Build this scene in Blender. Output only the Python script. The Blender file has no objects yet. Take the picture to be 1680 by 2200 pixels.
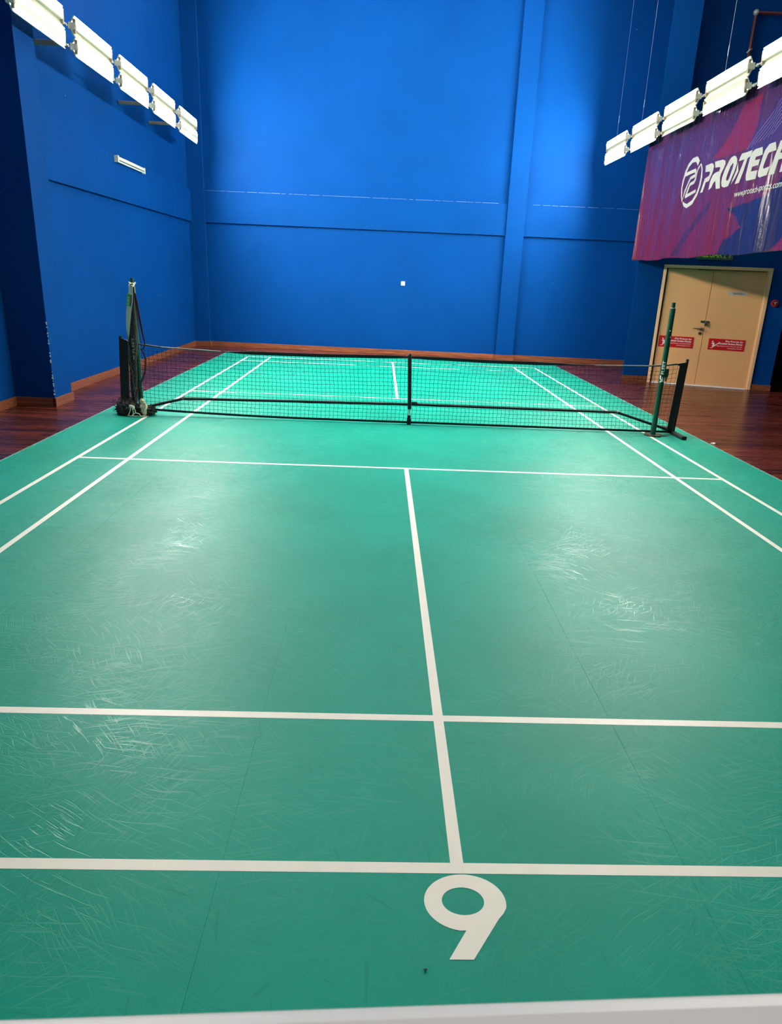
import bpy, bmesh, math, random
from mathutils import Vector, Matrix, noise

# ------------------------------------------------------------------ camera, world, view
scene = bpy.context.scene
C = scene.collection
cam_data = bpy.data.cameras.new('camera')
cam = bpy.data.objects.new('camera', cam_data); C.objects.link(cam)
yaw, pitch, roll = 0.04283, 0.32486, 0.04554
f0 = Vector((math.sin(yaw), math.cos(yaw), 0)); r0 = Vector((math.cos(yaw), -math.sin(yaw), 0)); u0 = Vector((0, 0, 1))
fw = f0 * math.cos(pitch) - u0 * math.sin(pitch); up = u0 * math.cos(pitch) + f0 * math.sin(pitch)
ri = r0 * math.cos(roll) + up * math.sin(roll); uu = up * math.cos(roll) - r0 * math.sin(roll)
M = Matrix((ri, uu, -fw)).transposed().to_4x4(); M.translation = Vector((-0.2857, -8.334, 1.6857))
cam.matrix_world = M
cam_data.sensor_fit = 'VERTICAL'; cam_data.sensor_height = 24.0
cam_data.lens = 1499.15 * 24.0 / 2200.0
cam_data.shift_x = (840 - 864.98) / 2200.0; cam_data.shift_y = (1103.89 - 1100) / 2200.0
cam_data.clip_start = 0.02; cam_data.clip_end = 100
cam_data.dof.use_dof = True; cam_data.dof.focus_distance = 6.0
cam_data.dof.aperture_fstop = cam_data.lens / 1000.0 / 0.0016
scene.camera = cam

world = bpy.data.worlds.new('world'); scene.world = world; world.use_nodes = True
world.node_tree.nodes['Background'].inputs[0].default_value = (0.02, 0.025, 0.035, 1)
world.node_tree.nodes['Background'].inputs[1].default_value = 0.3
vs = scene.view_settings
vs.view_transform = 'Standard'; vs.look = 'None'; vs.gamma = 1.0; vs.use_curve_mapping = False
vs.exposure = 0.0
TUBE = 830.0            # radiance of a lit fluorescent tube
scene.cycles.use_denoising = True
scene.cycles.max_bounces = 6; scene.cycles.diffuse_bounces = 4; scene.cycles.glossy_bounces = 3
scene.cycles.caustics_reflective = False; scene.cycles.caustics_refractive = False

# ------------------------------------------------------------------ material helpers
MATS = {}
def new_mat(name):
    m = bpy.data.materials.new(name); m.use_nodes = True
    nt = m.node_tree; b = nt.nodes['Principled BSDF']
    MATS[name] = m
    return m, nt, b
def N(nt, kind, **kw):
    n = nt.nodes.new(kind)
    for k, v in kw.items(): setattr(n, k, v)
    return n
def setin(n, **kw):
    for k, v in kw.items(): n.inputs[k.replace('_', ' ')].default_value = v
def mathn(nt, op, a, b=None, clamp=False):
    n = nt.nodes.new('ShaderNodeMath'); n.operation = op; n.use_clamp = clamp
    for i, v in enumerate((a, b)):
        if v is None: continue
        if isinstance(v, (int, float)): n.inputs[i].default_value = v
        else: nt.links.new(v, n.inputs[i])
    return n.outputs[0]
def mixc(nt, fac, a, b, mode='MIX'):
    n = nt.nodes.new('ShaderNodeMix'); n.data_type = 'RGBA'; n.blend_type = mode
    for i, v in ((0, fac), (6, a), (7, b)):
        if isinstance(v, (int, float)): n.inputs[i].default_value = v
        elif isinstance(v, tuple): n.inputs[i].default_value = v if len(v) == 4 else (*v, 1)
        else: nt.links.new(v, n.inputs[i])
    return n.outputs[2]
def ramp(nt, v, lo, hi):
    n = nt.nodes.new('ShaderNodeMapRange'); n.interpolation_type = 'SMOOTHSTEP'
    nt.links.new(v, n.inputs[0]); n.inputs[1].default_value = lo; n.inputs[2].default_value = hi
    return n.outputs[0]
def position(nt): return nt.nodes.new('ShaderNodeNewGeometry').outputs['Position']
def objco(nt): return nt.nodes.new('ShaderNodeTexCoord').outputs['Object']
def mapping(nt, vec, rot=(0, 0, 0), scale=(1, 1, 1), loc=(0, 0, 0)):
    n = nt.nodes.new('ShaderNodeMapping'); nt.links.new(vec, n.inputs[0])
    n.inputs['Rotation'].default_value = rot; n.inputs['Scale'].default_value = scale; n.inputs['Location'].default_value = loc
    return n.outputs[0]
def noise_t(nt, vec, scale, detail=2.0, rough=0.5, dist=0.0):
    n = nt.nodes.new('ShaderNodeTexNoise'); nt.links.new(vec, n.inputs['Vector'])
    setin(n, Scale=scale, Detail=detail, Roughness=rough, Distortion=dist); return n.outputs[0]
def bump(nt, h, strength, dist, b):
    n = nt.nodes.new('ShaderNodeBump'); n.inputs['Strength'].default_value = strength; n.inputs['Distance'].default_value = dist
    nt.links.new(h, n.inputs['Height']); nt.links.new(n.outputs[0], b.inputs['Normal'])
def simple(name, col, rough=0.5, metal=0.0, var=0.0, vscale=8.0, spec=0.5, bmp=0.0):
    m, nt, b = new_mat(name)
    b.inputs['Roughness'].default_value = rough; b.inputs['Metallic'].default_value = metal
    b.inputs['Specular IOR Level'].default_value = spec
    co = objco(nt); nz = noise_t(nt, co, vscale, 3.0)
    dark = tuple(c * (1 - var) for c in col); lite = tuple(min(1, c * (1 + var)) for c in col)
    nt.links.new(mixc(nt, nz, dark, lite), b.inputs['Base Color'])
    if bmp: bump(nt, nz, bmp, 0.01, b)
    return m

def wall_material(name, col):
    m, nt, b = new_mat(name); pos = position(nt)
    big = noise_t(nt, pos, 0.7, 4.0, 0.6); fine = noise_t(nt, pos, 60, 3.0, 0.6)
    v = mathn(nt, 'ADD', mathn(nt, 'MULTIPLY', big, 0.35), mathn(nt, 'MULTIPLY', fine, 0.12))
    c = mixc(nt, ramp(nt, v, 0.12, 0.36), tuple(x * 0.88 for x in col), tuple(x * 1.08 for x in col))
    vor = N(nt, 'ShaderNodeTexVoronoi'); nt.links.new(pos, vor.inputs['Vector']); setin(vor, Scale=1.6)
    chips = mathn(nt, 'LESS_THAN', vor.outputs['Distance'], 0.013)
    sel = N(nt, 'ShaderNodeSeparateColor'); nt.links.new(vor.outputs['Color'], sel.inputs[0])
    chips = mathn(nt, 'MULTIPLY', chips, mathn(nt, 'GREATER_THAN', sel.outputs[0], 0.55))
    c = mixc(nt, mathn(nt, 'MULTIPLY', chips, 0.6), c, (0.45, 0.55, 0.7))
    nt.links.new(c, b.inputs['Base Color']); b.inputs['Roughness'].default_value = 0.62
    b.inputs['Specular IOR Level'].default_value = 0.04
    bump(nt, fine, 0.15, 0.004, b)
    return m
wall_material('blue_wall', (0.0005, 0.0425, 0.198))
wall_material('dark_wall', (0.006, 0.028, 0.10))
simple('ceiling_paint', (0.82, 0.83, 0.84), 0.9)

# wood
def wood(name, ca, cb, rough, along='x', objrand=True, spec=0.5):
    m, nt, b = new_mat(name); co = position(nt)
    sc = (1.2, 38, 38) if along == 'x' else (38, 1.2, 38)
    g = noise_t(nt, mapping(nt, co, scale=sc), 1.0, 5.0, 0.6, 0.3)
    c = mixc(nt, ramp(nt, g, 0.3, 0.72), ca, cb)
    if objrand:
        oi = N(nt, 'ShaderNodeObjectInfo'); r = oi.outputs['Random']
        c = mixc(nt, 0.75, c, mixc(nt, r, (0.45, 0.42, 0.46), (1.6, 1.45, 1.3)), 'MULTIPLY')
    nt.links.new(c, b.inputs['Base Color'])
    rr = mathn(nt, 'ADD', rough, mathn(nt, 'MULTIPLY', g, 0.1)); nt.links.new(rr, b.inputs['Roughness'])
    b.inputs['Specular IOR Level'].default_value = spec
    bump(nt, g, 0.12, 0.002, b)
    return m
wood('plank_wood', (0.045, 0.008, 0.006), (0.120, 0.025, 0.014), 0.22, spec=0.3)
wood('skirting_wood', (0.115, 0.030, 0.010), (0.27, 0.085, 0.030), 0.4, objrand=False)

# vinyl court mat: scuffed satin green
def mat_material():
    m, nt, b = new_mat('court_vinyl'); pos = position(nt)
    big = noise_t(nt, pos, 0.9, 3.0, 0.55)
    c = mixc(nt, ramp(nt, big, 0.3, 0.7), (0.0010, 0.232, 0.156), (0.0015, 0.274, 0.189))
    warp = N(nt, 'ShaderNodeTexNoise'); nt.links.new(pos, warp.inputs['Vector']); setin(warp, Scale=2.2, Detail=2.0)
    va = N(nt, 'ShaderNodeVectorMath', operation='MULTIPLY_ADD'); nt.links.new(warp.outputs['Color'], va.inputs[0])
    va.inputs[1].default_value = (0.10, 0.10, 0); nt.links.new(pos, va.inputs[2]); wp = va.outputs[0]
    zone = ramp(nt, noise_t(nt, pos, 0.55, 2.0), 0.36, 0.62)
    lights = None
    rnd = random.Random(4)
    for i, ang in enumerate((6, -16, 28, -36, 55, -70)):
        vec = mapping(nt, mapping(nt, wp, rot=(0, 0, math.radians(ang))), scale=(3.4 + i * 0.8, 84 + 12 * i, 1), loc=(i * 7.3, i * 3.1, 0))
        s = ramp(nt, noise_t(nt, vec, 1.0, 1.0, 0.5), 0.60, 0.66)
        s = mathn(nt, 'MULTIPLY', s, ramp(nt, noise_t(nt, mapping(nt, pos, loc=(i * 5.0, 2.0 * i, 0)), 1.7, 1.0), 0.42, 0.62))
        lights = s if lights is None else mathn(nt, 'MAXIMUM', lights, s)
    sx_ = N(nt, 'ShaderNodeSeparateXYZ'); nt.links.new(pos, sx_.inputs[0])
    worn = mathn(nt, 'ADD', 0.30, mathn(nt, 'MULTIPLY', ramp(nt, mathn(nt, 'ABSOLUTE', sx_.outputs[0]), 0.35, 1.5), 0.70))   # players wear the sides more than the middle
    lights = mathn(nt, 'MULTIPLY', lights, mathn(nt, 'MULTIPLY', worn, mathn(nt, 'ADD', mathn(nt, 'MULTIPLY', zone, 0.7), 0.3)))
    darks = None
    for i, ang in enumerate((35, -50, 80, 15)):
        vec = mapping(nt, mapping(nt, wp, rot=(0, 0, math.radians(ang))), scale=(4.5, 60, 1), loc=(31 + i * 9.3, i * 4.7, 0))
        s = ramp(nt, noise_t(nt, vec, 1.0, 1.0, 0.5), 0.70, 0.78)
        darks = s if darks is None else mathn(nt, 'MAXIMUM', darks, s)
    c = mixc(nt, mathn(nt, 'MULTIPLY', lights, 0.17), c, (0.30, 0.52, 0.42))
    c = mixc(nt, mathn(nt, 'MULTIPLY', darks, 0.38), c, (0.001, 0.15, 0.10))
    nt.links.new(c, b.inputs['Base Color'])
    fine = noise_t(nt, mapping(nt, pos, scale=(30, 45, 1)), 1.0, 4.0, 0.65)
    r = mathn(nt, 'ADD', 0.48, mathn(nt, 'MULTIPLY', mathn(nt, 'SUBTRACT', fine, 0.5), 0.16))
    r = mathn(nt, 'SUBTRACT', r, mathn(nt, 'MULTIPLY', lights, 0.34))
    nt.links.new(r, b.inputs['Roughness'])
    b.inputs['Specular IOR Level'].default_value = 0.13
    h = mathn(nt, 'ADD', mathn(nt, 'MULTIPLY', lights, -0.8), mathn(nt, 'MULTIPLY', fine, 0.35))
    bump(nt, h, 0.22, 0.004, b)
    return m
mat_material()
simple('line_white', (0.80, 0.74, 0.63), 0.45, var=0.05, vscale=14)
simple('ridge_plaster', (0.05, 0.13, 0.33), 0.7)
simple('edge_tape', (0.16, 0.28, 0.22), 0.5)
simple('lamp_paint', (0.62, 0.60, 0.48), 0.5)
simple('lamp_holder', (0.35, 0.27, 0.18), 0.6)
simple('galvanised', (0.42, 0.43, 0.40), 0.45, 0.6, var=0.2, vscale=20)
simple('bracket_paint', (0.20, 0.16, 0.12), 0.6, var=0.2)
simple('wire_steel', (0.55, 0.60, 0.68), 0.35, 0.8)
m, nt, b = new_mat('tube_lit')
b.inputs['Base Color'].default_value = (0.9, 0.9, 0.9, 1)
b.inputs['Emission Color'].default_value = (1.0, 0.955, 0.88, 1); b.inputs['Emission Strength'].default_value = TUBE
simple('tube_off', (0.78, 0.80, 0.76), 0.2)
simple('post_green', (0.003, 0.062, 0.032), 0.38, var=0.35, vscale=22)
simple('net_black', (0.006, 0.006, 0.007), 0.75)
simple('net_cord', (0.008, 0.010, 0.014), 0.8)
simple('tape_black', (0.008, 0.008, 0.010), 0.6, var=0.4, vscale=60, bmp=0.3)
simple('cable_grey', (0.13, 0.12, 0.11), 0.6, var=0.3, vscale=90)
simple('white_plastic', (0.78, 0.77, 0.72), 0.4)
simple('post_white', (0.75, 0.74, 0.66), 0.4)
simple('rail_white', (0.56, 0.52, 0.51), 0.45, var=0.03)
simple('cream_door', (0.74, 0.395, 0.165), 0.55, var=0.07, vscale=3)
simple('cream_frame', (0.76, 0.47, 0.25), 0.5, var=0.05)
simple('seal_dark', (0.030, 0.016, 0.013), 0.7)
simple('strip_white', (0.92, 0.92, 0.95), 0.3)
simple('steel', (0.33, 0.30, 0.26), 0.3, 0.9)
simple('brass_dark', (0.10, 0.075, 0.05), 0.4, 0.7)
simple('sign_red', (0.50, 0.004, 0.006), 0.4)
simple('print_white', (0.82, 0.80, 0.76), 0.5)
simple('print_banner', (0.36, 0.36, 0.31), 0.5, spec=0.2)
simple('print_violet', (0.13, 0.09, 0.24), 0.5)
simple('print_maroon', (0.10, 0.006, 0.012), 0.5)
simple('plate_grey', (0.48, 0.44, 0.40), 0.4)
simple('exit_green', (0.012, 0.085, 0.030), 0.4)
simple('exit_yellow', (0.75, 0.80, 0.12), 0.5)
simple('exit_pink', (0.60, 0.30, 0.20), 0.5)
simple('exit_frame', (0.10, 0.13, 0.12), 0.5)
simple('alarm_red', (0.42, 0.010, 0.018), 0.35)
simple('alarm_dark', (0.05, 0.004, 0.006), 0.5)
simple('pipe_red', (0.095, 0.020, 0.020), 0.55, var=0.3)
simple('cord_white', (0.70, 0.66, 0.52), 0.8)
simple('band_white', (0.62, 0.60, 0.52), 0.75, var=0.1, vscale=40)
simple('patch_green', (0.06, 0.38, 0.06), 0.6)
simple('patch_purple', (0.20, 0.06, 0.22), 0.6)
simple('cloth_cream', (0.58, 0.50, 0.33), 0.9, var=0.35, vscale=18, bmp=0.5)
simple('strap_maroon', (0.050, 0.010, 0.018), 0.7)
m, nt, b = new_mat('net_bundle'); co = objco(nt)
g1 = noise_t(nt, mapping(nt, co, scale=(1, 1, 0.7)), 150, 2.0)
nt.links.new(mixc(nt, ramp(nt, g1, 0.55, 0.70), (0.008, 0.005, 0.006), (0.16, 0.12, 0.09)), b.inputs['Base Color']); b.inputs['Roughness'].default_value = 0.85
bump(nt, g1, 0.8, 0.01, b)

# ------------------------------------------------------------------ mesh helpers
class MB:
    def __init__(s): s.v = []; s.f = []
    def add(s, vs_, fs_):
        o = len(s.v); s.v += [tuple(v) for v in vs_]; s.f += [tuple(i + o for i in f) for f in fs_]; return s
    def box(s, x0, x1, y0, y1, z0, z1):
        return s.add([(x0, y0, z0), (x1, y0, z0), (x1, y1, z0), (x0, y1, z0), (x0, y0, z1), (x1, y0, z1), (x1, y1, z1), (x0, y1, z1)],
                     [(0, 3, 2, 1), (4, 5, 6, 7), (0, 1, 5, 4), (1, 2, 6, 5), (2, 3, 7, 6), (3, 0, 4, 7)])
    def tube(s, path, r, n=8, closed=False, flat=None):
        P = [Vector(p) for p in path]; k = len(P); rs = r if isinstance(r, (list, tuple)) else [r] * k
        rings = []; ref = None
        for i in range(k):
            a = P[(i - 1) % k] if (closed or i) else P[i]; c = P[(i + 1) % k] if (closed or i < k - 1) else P[i]
            t = (c - a).normalized()
            if ref is None:
                ref = Vector((0, 0, 1)) if abs(t.z) < 0.9 else Vector((0, 1, 0))
            u = (ref - t * ref.dot(t)).normalized(); w = t.cross(u); ref = u
            ring = []
            for j in range(n):
                a_ = 2 * math.pi * j / n
                ring.append(P[i] + (u * math.cos(a_) * (flat or 1.0) + w * math.sin(a_)) * rs[i])
            rings.append(ring)
        o = len(s.v)
        for g in rings: s.v += [tuple(x) for x in g]
        m_ = k if closed else k - 1
        for i in range(m_):
            for j in range(n):
                a = o + i * n + j; b_ = o + i * n + (j + 1) % n; c = o + ((i + 1) % k) * n + (j + 1) % n; d = o + ((i + 1) % k) * n + j
                s.f.append((a, b_, c, d))
        if not closed:
            s.f.append(tuple(o + j for j in reversed(range(n)))); s.f.append(tuple(o + (k - 1) * n + j for j in range(n)))
        return s
    def prism(s, poly, ext, axes):
        """poly: 2-D points, axes=(origin,u,v,w): extruded by ext along w"""
        O, U, V_, W = [Vector(a) for a in axes]; n = len(poly)
        a = [O + U * p[0] + V_ * p[1] for p in poly]; b_ = [q + W * ext for q in a]
        fs = [tuple(reversed(range(n))), tuple(range(n, 2 * n))] + [(i, (i + 1) % n, (i + 1) % n + n, i + n) for i in range(n)]
        return s.add(a + b_, fs)
    def blob(s, c, rad, seed=0, amp=0.25, nu=14, nv=10, fq=2.5):
        vs_ = []; fs_ = []
        for i in range(nv + 1):
            th = math.pi * i / nv
            for j in range(nu):
                ph = 2 * math.pi * j / nu
                d = Vector((math.sin(th) * math.cos(ph), math.sin(th) * math.sin(ph), math.cos(th)))
                k = 1 + amp * noise.noise(d * fq + Vector((seed * 3.7, seed, 0)))
                vs_.append((c[0] + d.x * rad[0] * k, c[1] + d.y * rad[1] * k, max(0.003, c[2] + d.z * rad[2] * k)))
        for i in range(nv):
            for j in range(nu):
                fs_.append((i * nu + j, i * nu + (j + 1) % nu, (i + 1) * nu + (j + 1) % nu, (i + 1) * nu + j))
        return s.add(vs_, fs_)
    def mesh(s, name):
        me = bpy.data.meshes.new(name); me.from_pydata(s.v, [], s.f); me.update()
        bm = bmesh.new(); bm.from_mesh(me); bmesh.ops.remove_doubles(bm, verts=bm.verts, dist=1e-6)
        bmesh.ops.recalc_face_normals(bm, faces=bm.faces); bm.to_mesh(me); bm.free()
        return me
    def build(s, name, mat, parent=None, bevel=0.0, smooth=False):
        return obj(name, s.mesh(name), mat, parent, bevel, smooth)
def obj(name, me, mat, parent=None, bevel=0.0, smooth=False):
    o = bpy.data.objects.new(name, me); C.objects.link(o)
    if not me.materials: me.materials.append(MATS[mat])
    if parent is not None: o.parent = parent
    if bevel:
        md = o.modifiers.new('bevel', 'BEVEL'); md.width = bevel; md.segments = 2; md.limit_method = 'ANGLE'; md.angle_limit = 0.6
    if smooth:
        for p in me.polygons: p.use_smooth = True
        me.set_sharp_from_angle(angle=math.radians(40))
    return o
def B(x0, x1, y0, y1, z0, z1): return MB().box(x0, x1, y0, y1, z0, z1)
def thing(name, label, cat, loc=(0, 0, 0), rz=0.0, group=None):
    o = bpy.data.objects.new(name, None); C.objects.link(o); o.location = loc; o.rotation_euler = (0, 0, rz); o.empty_display_size = 0.1
    return tag(o, label, cat, group)
def tag(o, label, cat, group=None):
    o['label'] = label; o['category'] = cat
    if group: o['group'] = group
    return o
def struct(o, label=None):
    o['kind'] = 'structure'
    if label: o['label'] = label
    return o
def copy_tree(o, parent=None):
    c = o.copy(); C.objects.link(c); c.parent = parent
    for ch in o.children: copy_tree(ch, c)
    return c
def text_mesh(body, width=None, height=None, shear=0.0, bold=0.0, cut=None, align='LEFT'):
    """flat text as mesh in XY, left-bottom at origin, scaled to width (and cap height)"""
    cu = bpy.data.curves.new('txt', 'FONT'); cu.body = body; cu.size = 1.0; cu.shear = shear; cu.offset = bold; cu.resolution_u = 3
    ob = bpy.data.objects.new('txt', cu); C.objects.link(ob)
    dg = bpy.context.evaluated_depsgraph_get(); dg.update()
    me = bpy.data.meshes.new_from_object(ob.evaluated_get(dg))
    bpy.data.objects.remove(ob); bpy.data.curves.remove(cu)
    xs = [v.co.x for v in me.vertices]
    x0, x1 = min(xs), max(xs)
    sx = width / (x1 - x0) if width else height / 0.7; sy = height / 0.70 if height else sx
    for v in me.vertices: v.co = ((v.co.x - x0) * sx, v.co.y * sy, 0)
    me.materials.clear()
    if cut: cut_mesh(me, cut)
    return me
def cut_mesh(me, step):
    bm = bmesh.new(); bm.from_mesh(me)
    for ax in (0, 1):
        lo = min(v.co[ax] for v in bm.verts); hi = max(v.co[ax] for v in bm.verts); t = lo + step
        while t < hi:
            co = [0, 0, 0]; no = [0, 0, 0]; co[ax] = t; no[ax] = 1
            bmesh.ops.bisect_plane(bm, geom=bm.verts[:] + bm.edges[:] + bm.faces[:], plane_co=co, plane_no=no); t += step
    bm.to_mesh(me); bm.free()
def warp_mesh(me, fn):
    for v in me.vertices: v.co = fn(v.co.x, v.co.y)
    me.update(); return me
def poly_mesh(name, polys, cut=None):
    """polys: list of (outer, [holes]) in 2-D; filled"""
    bm = bmesh.new()
    for outer, holes in polys:
        es = []
        for loop in [outer] + holes:
            vs_ = [bm.verts.new((p[0], p[1], 0)) for p in loop]
            es += [bm.edges.new((vs_[i], vs_[(i + 1) % len(vs_)])) for i in range(len(vs_))]
        bmesh.ops.triangle_fill(bm, use_beauty=True, use_dissolve=False, edges=es, normal=(0, 0, 1))
    me = bpy.data.meshes.new(name); bm.to_mesh(me); bm.free()
    if cut: cut_mesh(me, cut)
    return me

# ------------------------------------------------------------------ the setting
ZF = -0.006                      # top of the wooden boards; the court mat on them tops out at z = 0
floor = B(-6.0, 9.0, -11.5, 9.6, -0.2, ZF - 0.004).build('floor', 'plank_wood'); struct(floor, 'dark polished hardwood floor around the court')
PW = 0.14
def plank_mesh(L):
    w = PW / 2 - 0.0012
    return MB().prism([(-w, 0), (w, 0), (w, 0.0152), (w - 0.001, 0.016), (-w + 0.001, 0.016), (-w, 0.0152)], L, ((0, 0, 0), (0, 1, 0), (0, 0, 1), (1, 0, 0))).mesh('plank')
rnd = random.Random(11)
lens = [0.62, 1.0, 1.36, 1.8]; pl = {L: plank_mesh(L - 0.002) for L in lens}
def lay(x, y, L):
    o = obj('plank', pl[L], 'plank_wood', floor); o.location = (x, y, ZF - 0.016); o.rotation_euler = (rnd.uniform(-0.006, 0.006), rnd.uniform(-0.0012, 0.0012), 0)
nrow = 0
yy = -2.6
while yy < 8.7:                                   # left strip, then the right strip
    a = rnd.choice([(1.36,), (0.62, 1.0), (1.0, 0.62), (1.36,)])
    x = -4.62 + rnd.choice((-0.14, 0, -0.05))
    for L in a: lay(x, yy, L); x += L
    while x < -3.55: lay(x, yy, 0.62); x += 0.62
    x = 3.56 - rnd.random() * 0.5
    end = 5.7 if yy > 5.2 else 5.4
    while x < end:
        L = rnd.choice((1.36, 1.8, 1.8)); lay(x, yy, L); x += L
    yy += PW

# walls --------------------------------------------------------------------
HT = 7.3
wl = B(-4.95, -4.58, 0.6, 9.2, -0.2, HT).build('wall_left', 'blue_wall'); struct(wl, 'tall blue plastered side wall with a projecting band')
B(-5.10, -4.75, -11.5, 0.6, -0.2, HT).build('wall_bay', 'blue_wall', wl)
B(-5.0, -4.27, 0.41, 0.90, -0.2, HT).build('column', 'blue_wall', wl, 0.004)
B(-4.7, -4.525, 0.90, 8.50, 2.68, 3.33).build('beam', 'blue_wall', wl, 0.004)
B(-5.0, -4.24, 8.50, 9.3, -0.2, HT).build('column', 'blue_wall', wl, 0.004)
chip = MB(); rnd = random.Random(5)
for i in range(26):
    z = 0.12 + 0.9 * (i / 26) + rnd.random() * 0.03; h = 0.006 + rnd.random() * 0.02; w = 0.004 + rnd.random() * 0.01
    if i in (9, 10, 16, 17): continue
    chip.box(-4.27 - w, -4.2685, 0.4085, 0.41 + w * 0.6, z, z + h)
chip.build('paint_chip', 'print_white', wl)['label'] = 'chipped white paint along the column edge'

# back wall, slightly out of square with the court
BW = thing('wall_back', 'tall blue back wall with a pilaster and a projecting band', '')
del BW['category']; struct(BW)
SK = -0.052
BW.location = (0, 8.37, 0); BW.rotation_euler = (0, 0, math.atan(SK))
B(-5.2, 6.4, 0.0, 0.4, -0.2, HT).build('wall_panel', 'blue_wall', BW)
B(-4.6, 2.42, -0.045, 0.1, 2.68, 3.33).build('beam', 'blue_wall', BW, 0.004)
B(2.82, 6.2, -0.045, 0.1, 2.68, 3.33).build('beam', 'blue_wall', BW, 0.004)
B(2.42, 2.82, -0.09, 0.1, -0.2, HT).build('pilaster', 'blue_wall', BW, 0.004)
ridge = MB(); rnd = random.Random(8)
x = -4.2
while x < 5.2:
    w = 0.05 + rnd.random() * 0.35
    if not 2.40 < x + w and x < 2.84: pass
    if x + w < 2.41 or x > 2.83:
        ridge.box(x, x + w, -0.052, -0.03, 3.326, 3.333 + rnd.random() * 0.003)
    x += w + rnd.random() * 0.08
ridge.build('plaster_ridge', 'ridge_plaster', BW)

# right side: free-standing column, low door block, recessed dark wall above it, passage
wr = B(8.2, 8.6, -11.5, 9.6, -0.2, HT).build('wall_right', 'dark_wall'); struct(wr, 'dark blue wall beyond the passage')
MB().prism([(4.42, 5.20), (4.89, 5.14), (5.00, 5.50), (4.51, 5.46)], HT + 0.2, ((0, 0, -0.2), (1, 0, 0), (0, 1, 0), (0, 0, 1))).build('column', 'blue_wall', wr, 0.004)
MB().prism([(4.515, 5.44), (4.95, 5.40), (5.95, 8.6), (5.66, 8.6)], HT + 0.2, ((0, 0, -0.2), (1, 0, 0), (0, 1, 0), (0, 0, 1))).build('wall_return', 'blue_wall', wr)
B(4.88, 8.3, 5.50, 5.9, 3.0, HT).build('wall_recess', 'blue_wall', wr)
DA = Vector((4.9, 5.15, 0)); DB = Vector((6.62, 4.57, 0)); DANG = math.atan2(DB.y - DA.y, DB.x - DA.x)
WD = thing('wall_door', 'blue wall around the cream double doors', ''); del WD['category']; struct(WD)
WD.location = DA; WD.rotation_euler = (0, 0, DANG)          # local x runs along the wall, local y into it
B(-0.02, 0.0, -0.0, 0.35, -0.2, 2.14).build('wall_panel', 'blue_wall', WD)
B(1.83, 2.16, 0.0, 0.35, -0.2, 2.14).build('wall_panel', 'blue_wall', WD)
B(-0.02, 2.16, 0.0, 0.35, 2.14, 3.0).build('lintel', 'blue_wall', WD)
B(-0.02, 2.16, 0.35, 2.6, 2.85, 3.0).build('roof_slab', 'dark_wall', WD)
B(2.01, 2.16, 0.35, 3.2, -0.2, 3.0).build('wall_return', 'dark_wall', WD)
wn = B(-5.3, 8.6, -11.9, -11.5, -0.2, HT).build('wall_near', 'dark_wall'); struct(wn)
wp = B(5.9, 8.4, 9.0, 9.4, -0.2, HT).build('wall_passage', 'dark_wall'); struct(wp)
ce = B(-5.3, 8.7, -11.9, 9.7, HT, HT + 0.2).build('ceiling', 'ceiling_paint'); struct(ce)

# skirting boards
def skirting(name, runs, parent_loc=None, ang=0.0):
    mb = MB()
    for (x0, x1, y0, y1) in runs:
        mb.box(x0, x1, y0, y1, ZF, 0.104)
        mb.box(x0 - 0.002, x1 + 0.002, y0 - 0.002, y1 + 0.002, 0.030, 0.034)
    o = mb.build(name, 'skirting_wood', None, 0.003); struct(o, 'reddish brown timber skirting board')
    if parent_loc is not None: o.location = parent_loc; o.rotation_euler = (0, 0, ang)
    return o
skirting('baseboard_left', [(-4.58, -4.562, 0.9, 8.5), (-4.288, -4.252, 0.392, 0.918), (-4.75, -4.27, 0.392, 0.41), (-4.75, -4.732, -11.4, 0.40),
                            (-4.58, -4.22, 8.48, 8.50), (-4.24, -4.222, 8.48, 8.62), (-4.58, -4.27, 0.9, 0.918)])
skirting('baseboard_back', [(-4.3, 2.42, -0.018, 0.0), (2.402, 2.838, -0.108, -0.09), (2.402, 2.42, -0.108, 0), (2.82, 2.838, -0.108, 0), (2.838, 5.6, -0.018, 0.0)], (0, 8.37, 0), math.atan(SK))
skirting('baseboard_right', [(-0.012, 0.472, -0.018, 0.0)], (4.42, 5.20, 0), math.atan2(-0.06, 0.47))
skirting('baseboard_door', [(1.835, 2.178, -0.018, 0.0), (2.16, 2.178, 0, 1.2)], DA, DANG)

# doors --------------------------------------------------------------------
D = thing('door_1', 'closed cream double fire doors in a cream frame', 'door'); D['kind'] = 'structure'; del D['category']
D.location = DA; D.rotation_euler = (0, 0, DANG)
fr = MB().box(0.0, 0.055, -0.03, 0.12, ZF, 2.13).box(1.775, 1.835, -0.03, 0.12, ZF, 2.13).box(0.0, 1.835, -0.03, 0.12, 2.085, 2.14)
fr.box(1.755, 1.775, -0.005, 0.12, ZF, 2.085)
fr.build('door_frame', 'cream_frame', D, 0.005)
B(0.055, 0.075, 0.0, 0.1, ZF, 2.085).build('door_seal', 'seal_dark', D)
l1 = B(0.080, 0.862, 0.010, 0.055, 0.014, 2.075).build('door_leaf', 'cream_door', D, 0.003)
l2 = B(0.869, 1.752, 0.010, 0.055, 0.014, 2.075).build('door_leaf', 'cream_door', D, 0.003)
B(0.855, 0.876, 0.03, 0.08, 0.0, 2.075).build('meeting_seal', 'seal_dark', D)
B(0.078, 1.752, -0.012, 0.05, ZF, 0.012).build('white_strip', 'strip_white', D)['label'] = 'white strip under the doors'  # plain white strip filling the gap below the leaves
hd = MB().tube([(0.815, 0.01, 1.037), (0.815, -0.045, 1.037), (0.80, -0.052, 1.037), (0.70, -0.05, 1.045), (0.668, -0.046, 1.04)], [0.010, 0.010, 0.012, 0.011, 0.008], 10)
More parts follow.
